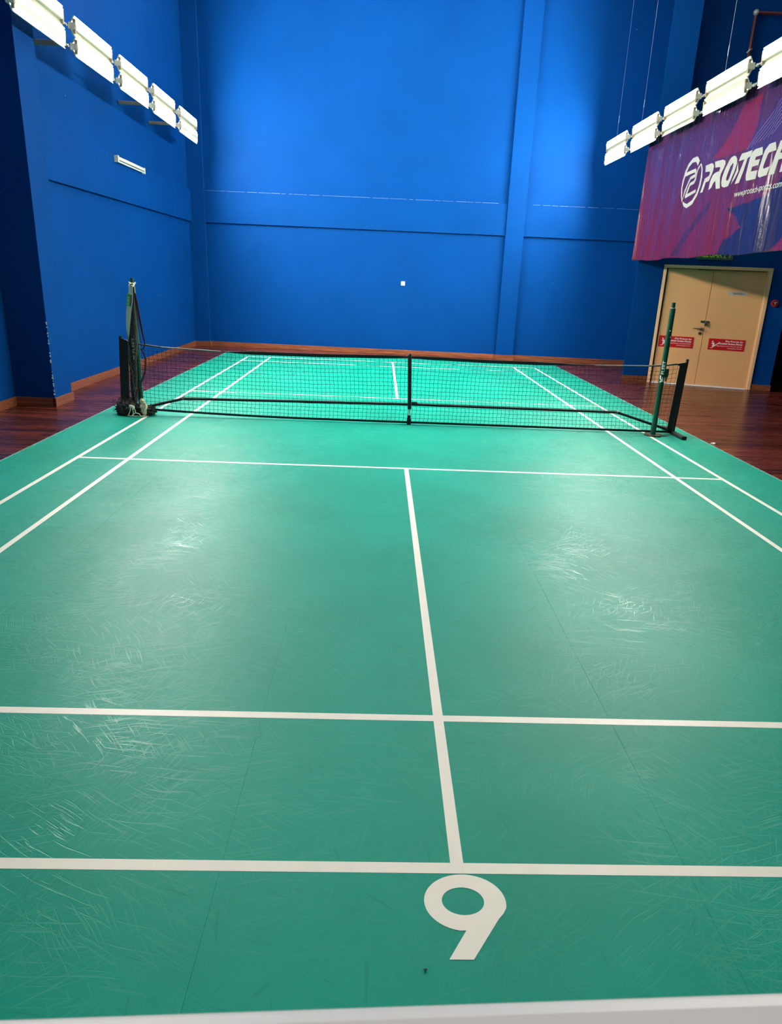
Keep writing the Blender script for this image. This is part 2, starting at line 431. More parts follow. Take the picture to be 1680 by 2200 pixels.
hd.tube([(0.815, 0.012, 1.037), (0.815, -0.004, 1.037)], 0.028, 18)
hd.build('lever_handle', 'steel', l1, 0, True)
MB().tube([(0.803, 0.012, 0.957), (0.803, -0.006, 0.957)], 0.026, 18).tube([(0.803, 0.0, 0.957), (0.803, -0.012, 0.957)], 0.012, 12).build('key_cylinder', 'brass_dark', l1, 0, True)
B(0.785, 0.930, -0.004, 0.012, 1.150, 1.186).build('hasp', 'brass_dark', D, 0.002)
pk = B(0.855, 0.905, -0.034, -0.006, 1.095, 1.145).build('padlock', 'brass_dark', D, 0.006)
MB().tube([(0.866, -0.02, 1.14), (0.866, -0.02, 1.168), (0.873, -0.02, 1.178), (0.887, -0.02, 1.178), (0.894, -0.02, 1.168), (0.894, -0.02, 1.14)], 0.005, 8).build('shackle', 'steel', pk, 0, True)
MB().box(0.59, 0.985, -0.012, 0.012, 2.070, 2.082).build('door_stop_bar', 'seal_dark', D)
# red door stickers
def red_sign(s0, s1, z0, z1, parent, label):
    sg = B(s0, s1, 0.0045, 0.010, z0, z1).build('fire_door_sign', 'sign_red', parent); sg['label'] = label
    def put(body, right, z, h, w, bold):
        me = text_mesh(body, w, h, 0.2, bold)
        warp_mesh(me, lambda x, y: (right - w + x, 0.0035, z + y))
        obj('lettering', me, 'print_white', sg)
    W_ = s1 - s0; R_ = s1 - 0.04
    put('Pintu Rintangan Api', R_, z1 - 0.052, 0.030, 0.30, 0.02)
    put('Hendaklah Sentiasa Ditutup', R_, z1 - 0.096, 0.030, 0.42, 0.02)
    put('Please Keep Fire Door Closed At All Times', R_, z1 - 0.136, 0.020, 0.44, 0.0)
    put('Arahan Jabatan Bomba', R_, z1 - 0.172, 0.020, 0.25, 0.0)
    st = MB()
    ax = ((s0, 0.0035, z0), (1, 0, 0), (0, 0, 1), (0, -1, 0))
    zig = [(0.04, 0.03), (0.075, 0.03), (0.075, 0.05), (0.10, 0.05), (0.10, 0.072), (0.125, 0.072), (0.125, 0.094), (0.15, 0.094), (0.15, 0.116), (0.178, 0.116), (0.178, 0.138), (0.205, 0.138)]
    for a, b_ in zip(zig, zig[1:]):
        x0, x1 = sorted((a[0], b_[0])); y0, y1 = sorted((a[1], b_[1]))
        st.prism([(x0 - 0.004, y0 - 0.004), (x1 + 0.004, y0 - 0.004), (x1 + 0.004, y1 + 0.004), (x0 - 0.004, y1 + 0.004)], 0.0006, ax)
    limbs = [((0.085, 0.128), (0.092, 0.085), 0.013), ((0.092, 0.085), (0.118, 0.078), 0.010), ((0.092, 0.085), (0.075, 0.058), 0.010), ((0.082, 0.125), (0.055, 0.108), 0.008), ((0.086, 0.125), (0.108, 0.105), 0.008)]
    for a, b_, w in limbs:
        d = (Vector(b_) - Vector(a)).normalized(); n_ = Vector((-d.y, d.x)) * w
        st.prism([tuple(Vector(a) - n_), tuple(Vector(b_) - n_), tuple(Vector(b_) + n_), tuple(Vector(a) + n_)], 0.0006, ax)
    st.prism([(0.070 + 0.013 * math.cos(t * math.pi / 5), 0.148 + 0.013 * math.sin(t * math.pi / 5)) for t in range(10)], 0.0006, ax)
    st.build('stair_pictogram', 'print_white', sg)
red_sign(0.104, 0.720, 0.678, 0.880, l1, 'red fire-door sticker with a white stair pictogram, behind the net post')
red_sign(0.982, 1.608, 0.680, 0.882, l2, 'red fire-door sticker with a white stair pictogram')
pt = B(1.165, 1.487, 0.004, 0.010, 1.655, 1.720).build('name_plate', 'plate_grey', l2); pt['label'] = 'grey door plate reading TANGGA 1'
me = text_mesh('TANGGA 1', 0.20, 0.034, 0, 0.02); warp_mesh(me, lambda x, y: (1.235 + x, 0.003, 1.671 + y)); obj('lettering', me, 'print_maroon', pt)

# ------------------------------------------------------------------ court mat
CM = thing('court_mat', 'green vinyl badminton court mat with white lines and a number 9', 'court mat')
edges = [-3.61, -2.15, -0.71, 0.71, 2.15, 3.61]
for a, b_ in zip(edges, edges[1:]):
    B(a + 0.0001, b_ - 0.0001, -7.6, 7.5, ZF, 0.0).build('mat_strip', 'court_vinyl', CM, 0.0008)
B(-3.625, -3.609, -7.6, 7.5, ZF, 0.001).build('edge_tape', 'edge_tape', CM)
B(3.609, 3.625, -7.6, 7.5, ZF, 0.001).build('edge_tape', 'edge_tape', CM)
LW = 0.04; LZ = 0.0004
lines = [(-3.05, -3.01, -6.7, 6.7), (3.01, 3.05, -6.7, 6.7), (-2.59, -2.55, -6.7, 6.7), (2.55, 2.59, -6.7, 6.7)]
for s in (-1, 1):
    for y in (1.98, 5.90, 6.66):
        a, b_ = sorted((s * y, s * (y + LW)))
        lines.append((-3.01, 3.01, a, b_))
    a, b_ = sorted((s * 2.02, s * 6.66)); lines.append((-0.02, 0.02, a, b_))
for i, (x0, x1, y0, y1) in enumerate(lines):
    B(x0, x1, y0, y1, 0.0, LZ + 0.00004 * i).build('court_line', 'line_white', CM)
B(-0.13, 0.09, 6.69, 6.73, 0, LZ + 0.0009).build('line_patch', 'line_white', CM)
# the 9: ring with a slanted tail
def arc(cx, cy, rx, ry, a0, a1, n): return [(cx + rx * math.cos(math.radians(a0 + (a1 - a0) * i / n)), cy + ry * math.sin(math.radians(a0 + (a1 - a0) * i / n))) for i in range(n + 1)]
outer = arc(0.010, -6.800, 0.118, 0.096, -12, 258, 48)
outer += [(0.003, -6.8935), (-0.052, -6.980), (0.013, -6.980), (0.098, -6.857), (0.115, -6.838)]
inner = arc(0.004, -6.798, 0.061, 0.047, 0, 345, 36)
me = poly_mesh('court_number', [(outer, [inner])]); warp_mesh(me, lambda x, y: (x, y, LZ + 0.0006))
obj('court_number', me, 'line_white', CM)['label'] = 'white number 9'

# ------------------------------------------------------------------ rows of tube lights
def fixture_meshes():
    W = 1.22
    sp = MB().prism([(-0.045, -0.036), (0.030, -0.035), (0.036, -0.029), (0.036, 0.029), (0.030, 0.035), (-0.045, 0.036)], W, ((0, 0, 0), (1, 0, 0), (0, 0, 1), (0, 1, 0)))
    wings = []
    for s in (1, -1):
        p = [(-0.018, 0.034 * s), (0.014, 0.106 * s), (0.030, 0.106 * s), (0.029, 0.102 * s), (-0.012, 0.030 * s)]
        wings.append(MB().prism(p, W, ((0, 0, 0), (1, 0, 0), (0, 0, 1), (0, 1, 0))).mesh('reflector'))
    hold = []
    for y in (0.006, W - 0.026):
        hold.append(MB().box(0.0, 0.040, y, y + 0.020, -0.038, 0.038).box(0.006, 0.038, y - 0.003, y + 0.023, 0.034, 0.076).box(0.006, 0.038, y - 0.003, y + 0.023, -0.076, -0.034).mesh('lamp_holder'))
    tubes = [MB().tube([(0.022, 0.026, z), (0.022, W - 0.026, z)], 0.0130, 12).mesh('tube') for z in (0.058, -0.058)]
    return sp.mesh('spine'), wings, hold, tubes
FX = fixture_meshes()
def luminaire(loc, rz, upper, lower, label, group):
    t = thing('tube_light', label, 'light', loc, rz, group); t.rotation_euler = (0, math.radians(4), rz)
    obj('spine', FX[0], 'lamp_paint', t)
    for w in FX[1]: obj('reflector', w, 'lamp_paint', t)
    for h in FX[2]: obj('lamp_holder', h, 'lamp_holder', t)
    for on, me in ((upper, FX[3][0]), (lower, FX[3][1])):
        if on: 
            o = obj('tube', me, 'tube_lit', t); o['label'] = 'glowing fluorescent tube'
    return t
ZU, ZL = 4.374, 4.158
Y0 = [0.0, 1.53, 3.055, 4.57, 6.12]
XL, XR = -4.075, 4.215
ORD = ['fifth from the back wall', 'fourth from the back wall', 'third from the back wall', 'second from the back wall', 'nearest the back wall']
for i, y in enumerate(Y0):
    luminaire((XL, y, ZU), 0, True, False, 'one-tube light on the upper conduit beside the plain blue wall, ' + ORD[i], 'upper tube lights beside the plain blue wall')
    luminaire((XL, y, ZL), 0, True, True, 'two-tube light on the lower conduit beside the plain blue wall, ' + ORD[i], 'lower tube lights beside the plain blue wall')
for i, y in enumerate(Y0):
    luminaire((XR, y + 1.22, ZU), math.pi, True, False, 'one-tube light on the upper conduit on the banner side, ' + ORD[i], 'upper tube lights on the banner side')
    lab = {1: 'light on the lower conduit above the banner with only its bottom tube glowing', 2: 'light on the lower conduit above the banner with only its top tube glowing'}.get(i, 'two-tube light on the lower conduit on the banner side, ' + ORD[i])
    luminaire((XR, y + 1.22, ZL), math.pi, i != 1, i != 2, lab, 'lower tube lights on the banner side')
# added tube light, out of view behind the camera, brightening the near floor
t = luminaire((0.6, -9.9, 4.9), 0, True, False, 'added unseen single tube light behind the near court end', None)
t.rotation_euler = (0, math.radians(90), math.radians(90))

# conduits and supports
def conduit_row(name, x, sgn, label, wires):
    t = thing(name, label, 'light rail', (x, 0, 4.07))
    for z in (ZU, ZL):
        MB().tube([(-sgn * 0.058, -0.6, z - 4.07), (-sgn * 0.058, 7.42, z - 4.07)], 0.011, 10).build('conduit', 'galvanised', t, 0, True)
    ex = -sgn * 0.058
    MB().box(ex - 0.02, ex + 0.02, 7.36, 7.62, 0.050, 0.100).box(ex - 0.025, ex + 0.025, 7.60, 7.62, 0.04, 0.115).build('end_bracket', 'galvanised', t, 0.003)
    for k, y in enumerate(Y0[1:] + [7.36]):
        for z in (ZU, ZL):
            yc = y - 0.03 if k < 4 else y
            MB().box(-0.075 if sgn > 0 else 0.047, -0.047 if sgn > 0 else 0.075, yc - 0.022, yc + 0.012, z - 4.07 - 0.018, z - 4.07 + 0.018).build('clamp', 'galvanised', t, 0.003)
    if wires:
        for y in (0.6, 2.42, 5.62, 7.02):
            MB().tube([(0.058, y, ZU - 4.07), (0.058, y, HT - 4.07)], 0.0022, 5).build('suspension_wire', 'wire_steel', t)
            MB().tube([(0.058, y, 0.62 + 0.08 * y / 7), (0.058, y, 0.74 + 0.08 * y / 7)], 0.006, 8).build('turnbuckle', 'wire_steel', t)
    else:
        for y in (1.40, 4.44, 5.98):
            MB().box(-0.50, -0.07, y, y + 0.05, 0.06, 0.11).build('wall_arm', 'bracket_paint', t, 0.003)
    return t
conduit_row('light_rail', XL, 1, 'double conduit carrying tube lights, held off the plain blue wall by arms', False)
conduit_row('light_rail', XR, -1, 'double conduit carrying tube lights, hung on thin wires above the banner', True)

# small unlit batten on the left wall
BL = thing('batten_lamp', 'small white unlit batten lamp fixed to the blue band of the side wall', 'lamp', (-4.525, 3.90, 3.27))
B(0.001, 0.05, 0.02, 1.34, -0.005, 0.040).build('housing', 'lamp_paint', BL, 0.004)
B(0.0, 0.065, 0.0, 0.05, -0.05, 0.05).build('lamp_holder', 'lamp_paint', BL, 0.004)
B(0.0, 0.055, 1.31, 1.36, -0.05, 0.045).build('lamp_holder', 'lamp_paint', BL, 0.004)
MB().tube([(0.028, 0.05, -0.028), (0.028, 1.31, -0.028)], 0.014, 10).build('tube', 'tube_off', BL, 0, True)
MB().tube([(0.006, 0.45, 0.05), (0.008, 0.5, 0.055), (0.006, 0.9, 0.052), (0.006, 1.5, 0.050)], 0.006, 6).build('feed_cable', 'bracket_paint', BL)

# socket plate on the back wall
SP = thing('wall_socket', 'small white square socket plate on the back wall', 'socket', (0.20, 8.36, 1.58), math.atan(SK))
B(-0.044, 0.044, -0.012, 0.0, -0.044, 0.044).build('face_plate', 'white_plastic', SP, 0.004)
B(-0.014, 0.014, -0.018, -0.010, -0.020, 0.020).build('rocker', 'plate_grey', SP, 0.002)

# ------------------------------------------------------------------ badminton posts
def lettering_wrap(body, r, h, length, z0, ang, parent, name='lettering', mat='print_white', bold=0.02):
    me = text_mesh(body, length, h, 0, bold, 0.008)
    def fn(x, y):
        a = ang + (y - h * 0.5) / r * -1.0
        return (r * math.cos(a), r * math.sin(a), z0 + x)
    warp_mesh(me, fn); return obj(name, me, mat, parent)
def badminton_post(loc, label, clear):
    t = thing('badminton_post', label, 'post', loc)
    n = 24
    sh = MB().tube([(0, 0, 0.0), (0, 0, 1.49)], 0.031, n); sh.build('shaft', 'post_green', t, 0, True)
    MB().tube([(0, 0, 1.49), (0, 0, 1.497)], 0.026, n).build('collar', 'post_white', t, 0, True)
    MB().tube([(0, 0, 1.497), (0, 0, 1.555)], 0.021, n).build('cap', 'post_green', t, 0, True)
    MB().tube([(0, 0, 0.0), (0, 0, 0.012)], 0.105, 28).build('base_flange', 'brass_dark', t, 0, True)
    for k in range(6):
        a = k * math.pi / 3 + 0.4
        MB().tube([(0.082 * math.cos(a), 0.082 * math.sin(a), 0.01), (0.082 * math.cos(a), 0.082 * math.sin(a), 0.022)], 0.011, 6).build('bolt', 'steel', t)
    return t
pr = badminton_post((3.085, -0.03, 0.0035), 'green badminton post standing in front of the cream doors', True)
back = math.atan2(-8.3, -3.35)
lettering_wrap('FLEET', 0.0316, 0.036, 0.155, 0.74, back + math.pi * 0.0, pr)
lg = poly_mesh('logo_mark', [([(0, 0), (0.020, 0.004), (0.048, 0.010), (0.052, 0.018), (0.030, 0.016), (0.036, 0.026), (0.062, 0.030), (0.066, 0.040), (0.036, 0.040), (0.020, 0.026), (0.004, 0.036), (-0.004, 0.030), (0.008, 0.014)], [])], 0.006)
warp_mesh(lg, lambda x, y: (0.0316 * math.cos(back - (y - 0.02) * 1.35 / 0.0316), 0.0316 * math.sin(back - (y - 0.02) * 1.35 / 0.0316), 0.645 + x * 1.25)); obj('logo_mark', lg, 'print_white', pr)
ck = MB().prism([(0.028, 0.0), (0.062, 0.0), (0.070, 0.02), (0.070, 0.085), (0.060, 0.105), (0.040, 0.105), (0.028, 0.09)], 0.026, ((0, -0.013, 0.70), (1, 0, 0), (0, 0, 1), (0, 1, 0)))
ck.prism([(0.040, 0.0), (0.060, 0.0), (0.056, -0.05), (0.044, -0.05)], 0.016, ((0, -0.008, 0.705), (1, 0, 0), (0, 0, 1), (0, 1, 0)))
ck.build('cord_cleat', 'post_green', pr, 0.004)
for z, a in ((1.24, 0.25), (1.17, 0.75)):
    MB().tube([(0.029 * math.cos(back + a), 0.029 * math.sin(back + a), z), (0.033 * math.cos(back + a), 0.033 * math.sin(back + a), z)], 0.008, 10).build('rivet', 'print_white', pr)
pl_ = badminton_post((-3.150, 0.20, 0.0035), 'green badminton post with a rolled net tied to it', False)

# rolled-up badminton net hanging on the left post
RN = thing('rolled_net', 'rolled badminton net with white headband tied to the green post', 'net', (-3.15, 0.10, 0))
def ribbon(path, widths, th, facing=(0, -1, 0)):
    """flat band through path, width across X-ish, thin along facing"""
    mb = MB(); F = Vector(facing); P = [Vector(p) for p in path]; L_ = []; R_ = []
    vs_ = []; fs_ = []
    for i, p in enumerate(P):
        a = P[max(0, i - 1)]; c = P[min(len(P) - 1, i + 1)]; t = (c - a).normalized(); s = t.cross(F).normalized() * widths[i] * 0.5
        for q in (p - s - F * th / 2, p + s - F * th / 2, p + s + F * th / 2, p - s + F * th / 2): vs_.append(q)
    for i in range(len(P) - 1):
        o = i * 4
        for j in range(4): fs_.append((o + j, o + (j + 1) % 4, o + 4 + (j + 1) % 4, o + 4 + j))
    fs_.append((0, 1, 2, 3)); n = (len(P) - 1) * 4; fs_.append((n, n + 1, n + 2, n + 3))
    return mb.add(vs_, fs_)
hb = ribbon([(0.035, -0.052, 1.485), (0.030, -0.056, 1.42), (0.012, -0.060, 1.31), (-0.012, -0.064, 1.18), (-0.026, -0.066, 1.05), (-0.034, -0.066, 0.94), (-0.026, -0.062, 0.86)],
            [0.036, 0.044, 0.060, 0.056, 0.044, 0.030, 0.012], 0.006).build('headband', 'band_white', RN); hb['label'] = 'white net headband'
ribbon([(0.017, -0.0655, 1.385), (0.006, -0.0665, 1.31), (-0.004, -0.0685, 1.255)], [0.052, 0.058, 0.058], 0.002).build('label_patch', 'patch_green', hb)
ribbon([(0.037, -0.067, 1.375), (0.029, -0.068, 1.31), (0.020, -0.070, 1.26)], [0.014, 0.018, 0.018], 0.002).build('label_stripe', 'patch_purple', hb)
me = text_mesh('FLEET', 0.10, 0.018, 0.2, 0.01); warp_mesh(me, lambda x, y: (0.000 - y + (x * 0.13), -0.0715, 1.265 + x)); obj('lettering', me, 'print_white', hb)
MB().tube([(0.038, -0.0555, 1.468), (0.038, -0.0635, 1.468)], 0.005, 8).build('eyelet', 'brass_dark', hb)
rnd = random.Random(3)
pth = []; rr = []
for i in range(23):
    z = 1.44 - i * 0.061; k = i / 22
    pth.append((0.045 - 0.045 * min(1, k * 2) - 0.035 * max(0, k - 0.45) / 0.55 + 0.004 * math.sin(i * 1.3), -0.030 - 0.015 * math.sin(k * 3.1), z)); rr.append((0.010 + 0.038 * min(1, k * 2.4)) * (1 - 0.42 * max(0, k - 0.45) / 0.55) + rnd.random() * 0.005)
MB().tube(pth, rr, 14, flat=0.75).build('net_roll', 'net_bundle', RN, 0, True)['label'] = 'dark rolled netting'
wv = MB()
for i in range(44):                                    # pale frayed mesh edge of the roll
    z = 0.98 - i * 0.019; x = -0.046 + 0.050 * max(0, i - 4) / 40
    wv.tube([(x + rnd.uniform(-0.012, 0.012), -0.074, z), (x + rnd.uniform(-0.014, 0.014), -0.080, z - 0.012), (x + rnd.uniform(-0.012, 0.012), -0.074, z - 0.026)], 0.0028, 4)
wv.build('frayed_edge', 'cable_grey', RN)
me = text_mesh('FLEET', 0.17, 0.024, 0.0, 0.0); warp_mesh(me, lambda x, y: (0.030 - y, -0.0855, 0.735 + x)); obj('lettering', me, 'plate_grey', RN)
me = lg.copy(); 
for v in me.vertices: pass
ribbon([(0.010, -0.084, 0.66), (0.022, -0.085, 0.69), (0.006, -0.0855, 0.705)], [0.006, 0.010, 0.006], 0.001).build('logo_mark', 'plate_grey', RN)
ribbon([(0.060, -0.045, 1.46), (0.085, -0.05, 1.30), (0.105, -0.05, 1.10), (0.125, -0.05, 0.95), (0.142, -0.05, 0.85), (0.130, -0.05, 0.79), (0.095, -0.05, 0.775), (0.120, -0.05, 0.73), (0.140, -0.05, 0.66), (0.125, -0.052, 0.53), (0.085, -0.062, 0.42), (0.035, -0.075, 0.32), (0.000, -0.085, 0.22)],
       [0.012, 0.022, 0.026, 0.018, 0.016, 0.018, 0.018, 0.016, 0.016, 0.018, 0.022, 0.018, 0.012], 0.005).build('strap', 'strap_maroon', RN)['label'] = 'maroon strap'
ribbon([(0.058, -0.045, 1.44), (0.072, -0.047, 1.25), (0.082, -0.049, 1.05), (0.092, -0.05, 0.9), (0.105, -0.05, 0.80)], [0.006, 0.010, 0.010, 0.008, 0.006], 0.004).build('strap', 'strap_maroon', RN)
cd = MB()
for k, z in enumerate((1.500, 1.508)):
    cd.tube([(0.038 * math.cos(a), 0.10 + 0.038 * math.sin(a), z + 0.006 * math.sin(2 * a + k)) for a in [i * math.pi / 8 for i in range(16)]], 0.0032, 6, closed=True)
cd.tube([(0.0, 0.058, 1.505), (-0.022, 0.045, 1.48), (-0.020, 0.042, 1.445)], 0.0045, 6)
cd.tube([(0.030, 0.065, 1.50), (0.048, 0.02, 1.485), (0.052, -0.03, 1.47), (0.040, -0.056, 1.468)], 0.0045, 6)
cd.tube([(0.038, -0.058, 1.468), (0.058, -0.056, 1.488), (0.072, -0.05, 1.462), (0.074, -0.05, 1.40)], 0.0045, 6)
cd.build('tie_cord', 'cord_white', RN, 0, True)['label'] = 'white tie cord'
hp = MB()
for (c, r, s) in (((-0.16, 0.0, 0.10), (0.10, 0.10, 0.115), 1), ((-0.08, -0.06, 0.07), (0.12, 0.09, 0.10), 2), ((0.02, -0.03, 0.06), (0.12, 0.10, 0.075), 3), ((0.10, -0.02, 0.05), (0.10, 0.09, 0.06), 4), ((-0.19, 0.02, 0.05), (0.08, 0.10, 0.08), 5), ((0.145, 0.02, 0.05), (0.045, 0.06, 0.07), 6)):
    hp.blob(c, r, s, 0.4, 18, 12, 4)
hp.build('net_heap', 'net_bundle', RN)['label'] = 'heap of dark netting around the post foot'
fz = MB()
for i in range(90):
    a = rnd.uniform(1.9, 4.2); r_ = rnd.uniform(0.07, 0.11); c = Vector((-0.19 + r_ * math.cos(a), -0.02 + r_ * math.sin(a), rnd.uniform(0.02, 0.20)))
    fz.tube([c, c + Vector((rnd.uniform(-0.02, 0.01), rnd.uniform(-0.02, 0.01), rnd.uniform(-0.015, 0.02)))], 0.0018, 3)
fz.build('net_fringe', 'net_cord', RN)
cl = MB(); cl.blob((0.088, -0.095, 0.095), (0.040, 0.036, 0.085), 9, 0.5, 18, 14, 3); cl.blob((0.075, -0.09, 0.175), (0.030, 0.028, 0.032), 10, 0.5, 14, 10, 3); cl.blob((0.095, -0.10, 0.04), (0.022, 0.026, 0.040), 12, 0.4, 12, 8, 3)
cl.build('cream_cloth', 'cloth_cream', RN, 0, True)['label'] = 'bunched cream cloth tied at the post foot'
kn = MB()
kn.blob((-0.045, -0.130, 0.118), (0.028, 0.018, 0.018), 20, 0.6, 12, 8, 4); kn.blob((-0.020, -0.135, 0.105), (0.020, 0.016, 0.022), 21, 0.6, 12, 8, 4)
for (x0_, z0_, x1_, z1_) in ((-0.050, 0.105, -0.072, 0.020), (-0.030, 0.095, -0.020, 0.012), (-0.020, 0.100, 0.012, 0.050), (0.012, 0.050, -0.030, 0.020), (0.010, 0.045, 0.070, 0.016)):
    kn.tube([(x0_, -0.150, z0_), ((x0_ + x1_) / 2 + 0.012, -0.160, (z0_ + z1_) / 2 + 0.008), (x1_, -0.165, z1_)], 0.0050, 6)
kn.tube([(-0.085, -0.165, 0.012), (-0.03, -0.172, 0.010), (0.03, -0.168, 0.010), (0.09, -0.160, 0.010), (0.13, -0.14, 0.012)], 0.005, 6)
kn.build('knotted_string', 'cord_white', RN, 0, True)['label'] = 'knotted cream string'

# ------------------------------------------------------------------ portable net
PN = thing('portable_net', 'low black portable net with netting stretched across the court', 'net', (0, 0.10, 0))
def top_z(x):
    pts = [(-3.28, 0.875), (-2.98, 0.808), (-2.06, 0.778), (-1.0, 0.782), (0.07, 0.806), (1.0, 0.792), (2.11, 0.795), (3.10, 0.822), (3.36, 0.868)]
    for (a, za), (b_, zb) in zip(pts, pts[1:]):
        if x <= b_: 
            t = max(0, (x - a) / (b_ - a)); return za + (zb - za) * t
    return 0.868
def bot_z(x):
    return 0.030 + 0.050 * max(0, (-x - 1.0) / 2.2) ** 2
nm = MB(); rnd = random.Random(21); CELL = 0.0495
xs = [-3.24 + CELL * i for i in range(int(6.56 / CELL) + 1)]; NR = 16
def npt(i, j):
    x = xs[i]; k = j / NR; z0, z1 = bot_z(x), top_z(x) - 0.012
    e = math.exp(-((1 - k) * 3.0)) ; side = max(0, abs(x) - 2.2) 
    jit = ((i * 7919 + j * 104729) % 1000) / 1000 - 0.5
    zig = 0.0035 * (1 if j % 2 else -1)
    wave = 0.010 * math.sin(k * 5 + x * 0.9) * (1 - k) 
    return (x + zig + wave + jit * 0.004 + (0.03 * e * math.sin(x * 2.1)), 0.004 * math.sin(3 * x + 4 * k), z0 + (z1 - z0) * k + 0.002 * math.sin(i * 0.9 + j) )
def strand(a, b_, r=0.0021):
    a = Vector(a); b_ = Vector(b_); t = (b_ - a).normalized(); u = Vector((0, 1, 0)); w = t.cross(u).normalized()
    o = len(nm.v)
    for p in (a, b_):
        for k in range(3):
            an = k * 2.0944; nm.v.append(tuple(p + (u * math.cos(an) + w * math.sin(an)) * r))
    for k in range(3): nm.f.append((o + k, o + (k + 1) % 3, o + 3 + (k + 1) % 3, o + 3 + k))
for i in range(len(xs)):
    for j in range(NR + 1):
        if i < len(xs) - 1 and j < NR: strand(npt(i, j), npt(i + 1, j))
        if j < NR: strand(npt(i, j), npt(i, j + 1))
me = bpy.data.meshes.new('netting'); me.from_pydata(nm.v, [], nm.f); me.update()
nt_o = obj('netting', me, 'net_cord', PN); nt_o['kind'] = 'stuff'; nt_o['label'] = 'black square-mesh netting'
def band_x(x0, x1, zf, h, th, n=40):
    mb = MB(); vs_ = []; fs_ = []
    for i in range(n + 1):
        x = x0 + (x1 - x0) * i / n; z = zf(x); hh = h(x) if callable(h) else h
        vs_ += [(x, -th, z - hh / 2), (x, th, z - hh / 2), (x, th, z + hh / 2), (x, -th, z + hh / 2)]
    for i in range(n):
        o = i * 4
        for j in range(4): fs_.append((o + j, o + (j + 1) % 4, o + 4 + (j + 1) % 4, o + 4 + j))
    fs_ += [(0, 1, 2, 3), (n * 4, n * 4 + 1, n * 4 + 2, n * 4 + 3)]
    return mb.add(vs_, fs_)
def smooth01(t): t = max(0, min(1, t)); return t * t * (3 - 2 * t)
band_x(-2.12, 2.35, lambda x: top_z(x), lambda x: 0.008 + 0.030 * smooth01((x + 2.12) / 0.35) * smooth01((2.35 - x) / 0.8) - 0.012 * math.exp(-((x - 0.07) / 0.15) ** 2), 0.005, 70).build('top_tape', 'tape_black', PN)
MB().tube([(x, 0, top_z(x)) for x in [-2.95 + i * 0.1 for i in range(9)]], 0.0075, 8).build('top_cable', 'cable_grey', PN, 0, True)
MB().tube([(x, 0, top_z(x)) for x in [2.3 + i * 0.09 for i in range(10)]], 0.0065, 8).build('top_cable', 'cable_grey', PN, 0, True)
band_x(-3.24, 3.36, lambda x: bot_z(x) - 0.004, 0.026, 0.005, 60).build('bottom_tape', 'tape_black', PN)
# end sleeves, webbing, end poles
for s, xb, xt in ((-1, -3.345, -3.300), (1, 3.385, 3.415)):
    MB().tube([(xb, 0, 0.02), (xt, 0, 0.915)], 0.017, 12).build('end_pole', 'net_black', PN, 0, True)
    sl = MB().prism([(xb - s * 0.020, 0.03), (xb + s * -0.090, 0.03), (xt - s * 0.090, top_z(xt - s * .09) - 0.03), (xt - s * 0.150, top_z(xt - s * .15) + 0.004), (xt - s * 0.030, top_z(xt) + 0.008), (xt - s * 0.010, top_z(xt) + 0.006)], 0.010, ((0, -0.022, 0), (1, 0, 0), (0, 0, 1), (0, 1, 0)))
    sl.build('end_sleeve', 'tape_black', PN)
    MB().tube([(xt - s * 0.13, -0.01, top_z(xt - s * .13)), (xt - s * 0.25, 0, top_z(xt - s * .25)), (xt - s * 0.46, 0, top_z(xt - s * .46))], [0.013, 0.009, 0.008], 8).build('webbing', 'tape_black', PN, 0, True)
    yf = -0.34 if s > 0 else -0.10
    MB().box(xb - 0.030, xb + 0.030, yf, 0.34, 0.004, 0.040).box(xb - 0.032, xb + 0.032, yf - 0.005, yf + 0.015, 0.004, 0.045).build('foot_bar', 'net_black', PN, 0.008)
# raised cross bar with sloping ends
MB().tube([(-3.30, 0.03, 0.04), (-3.02, 0.03, 0.10), (-2.62, 0.03, 0.205), (-1.2, 0.03, 0.225), (0.10, 0.03, 0.240), (1.4, 0.03, 0.240), (2.66, 0.03, 0.240), (3.06, 0.03, 0.125), (3.36, 0.03, 0.04)], 0.0165, 12).build('cross_bar', 'net_black', PN, 0, True)
MB().tube([(-2.64, 0.03, 0.207), (-2.61, 0.03, 0.215)], 0.019, 12).build('bar_joint', 'steel', PN, 0, True)
MB().tube([(2.64, 0.03, 0.247), (2.67, 0.03, 0.243)], 0.019, 12).build('bar_joint', 'steel', PN, 0, True)
# centre post
xc = 0.10
MB().tube([(xc, -0.012, 0.19), (xc - 0.026, -0.012, 0.835)], 0.024, 14, flat=None).build('centre_sleeve', 'tape_black', PN, 0, True)
MB().prism([(-0.075, 0.796), (0.02, 0.796), (0.016, 0.846), (-0.002, 0.852), (-0.030, 0.822)], 0.02, ((xc - 0.026, -0.02, 0), (1, 0, 0), (0, 0, 1), (0, 1, 0))).build('centre_cap', 'tape_black', PN, 0.003)
MB().tube([(xc, -0.012, 0.08), (xc, -0.012, 0.20)], 0.013, 12).build('centre_rod', 'post_white', PN, 0, True)
MB().box(xc - 0.024, xc + 0.024, -0.04, 0.04, 0.004, 0.075).box(xc - 0.019, xc + 0.019, -0.03, 0.02, 0.07, 0.115).build('centre_foot', 'net_black', PN, 0.005)
MB().blob((xc + 0.06, 0.02, 0.262), (0.04, 0.02, 0.014), 31, 0.4).build('strap_knot', 'tape_black', PN)

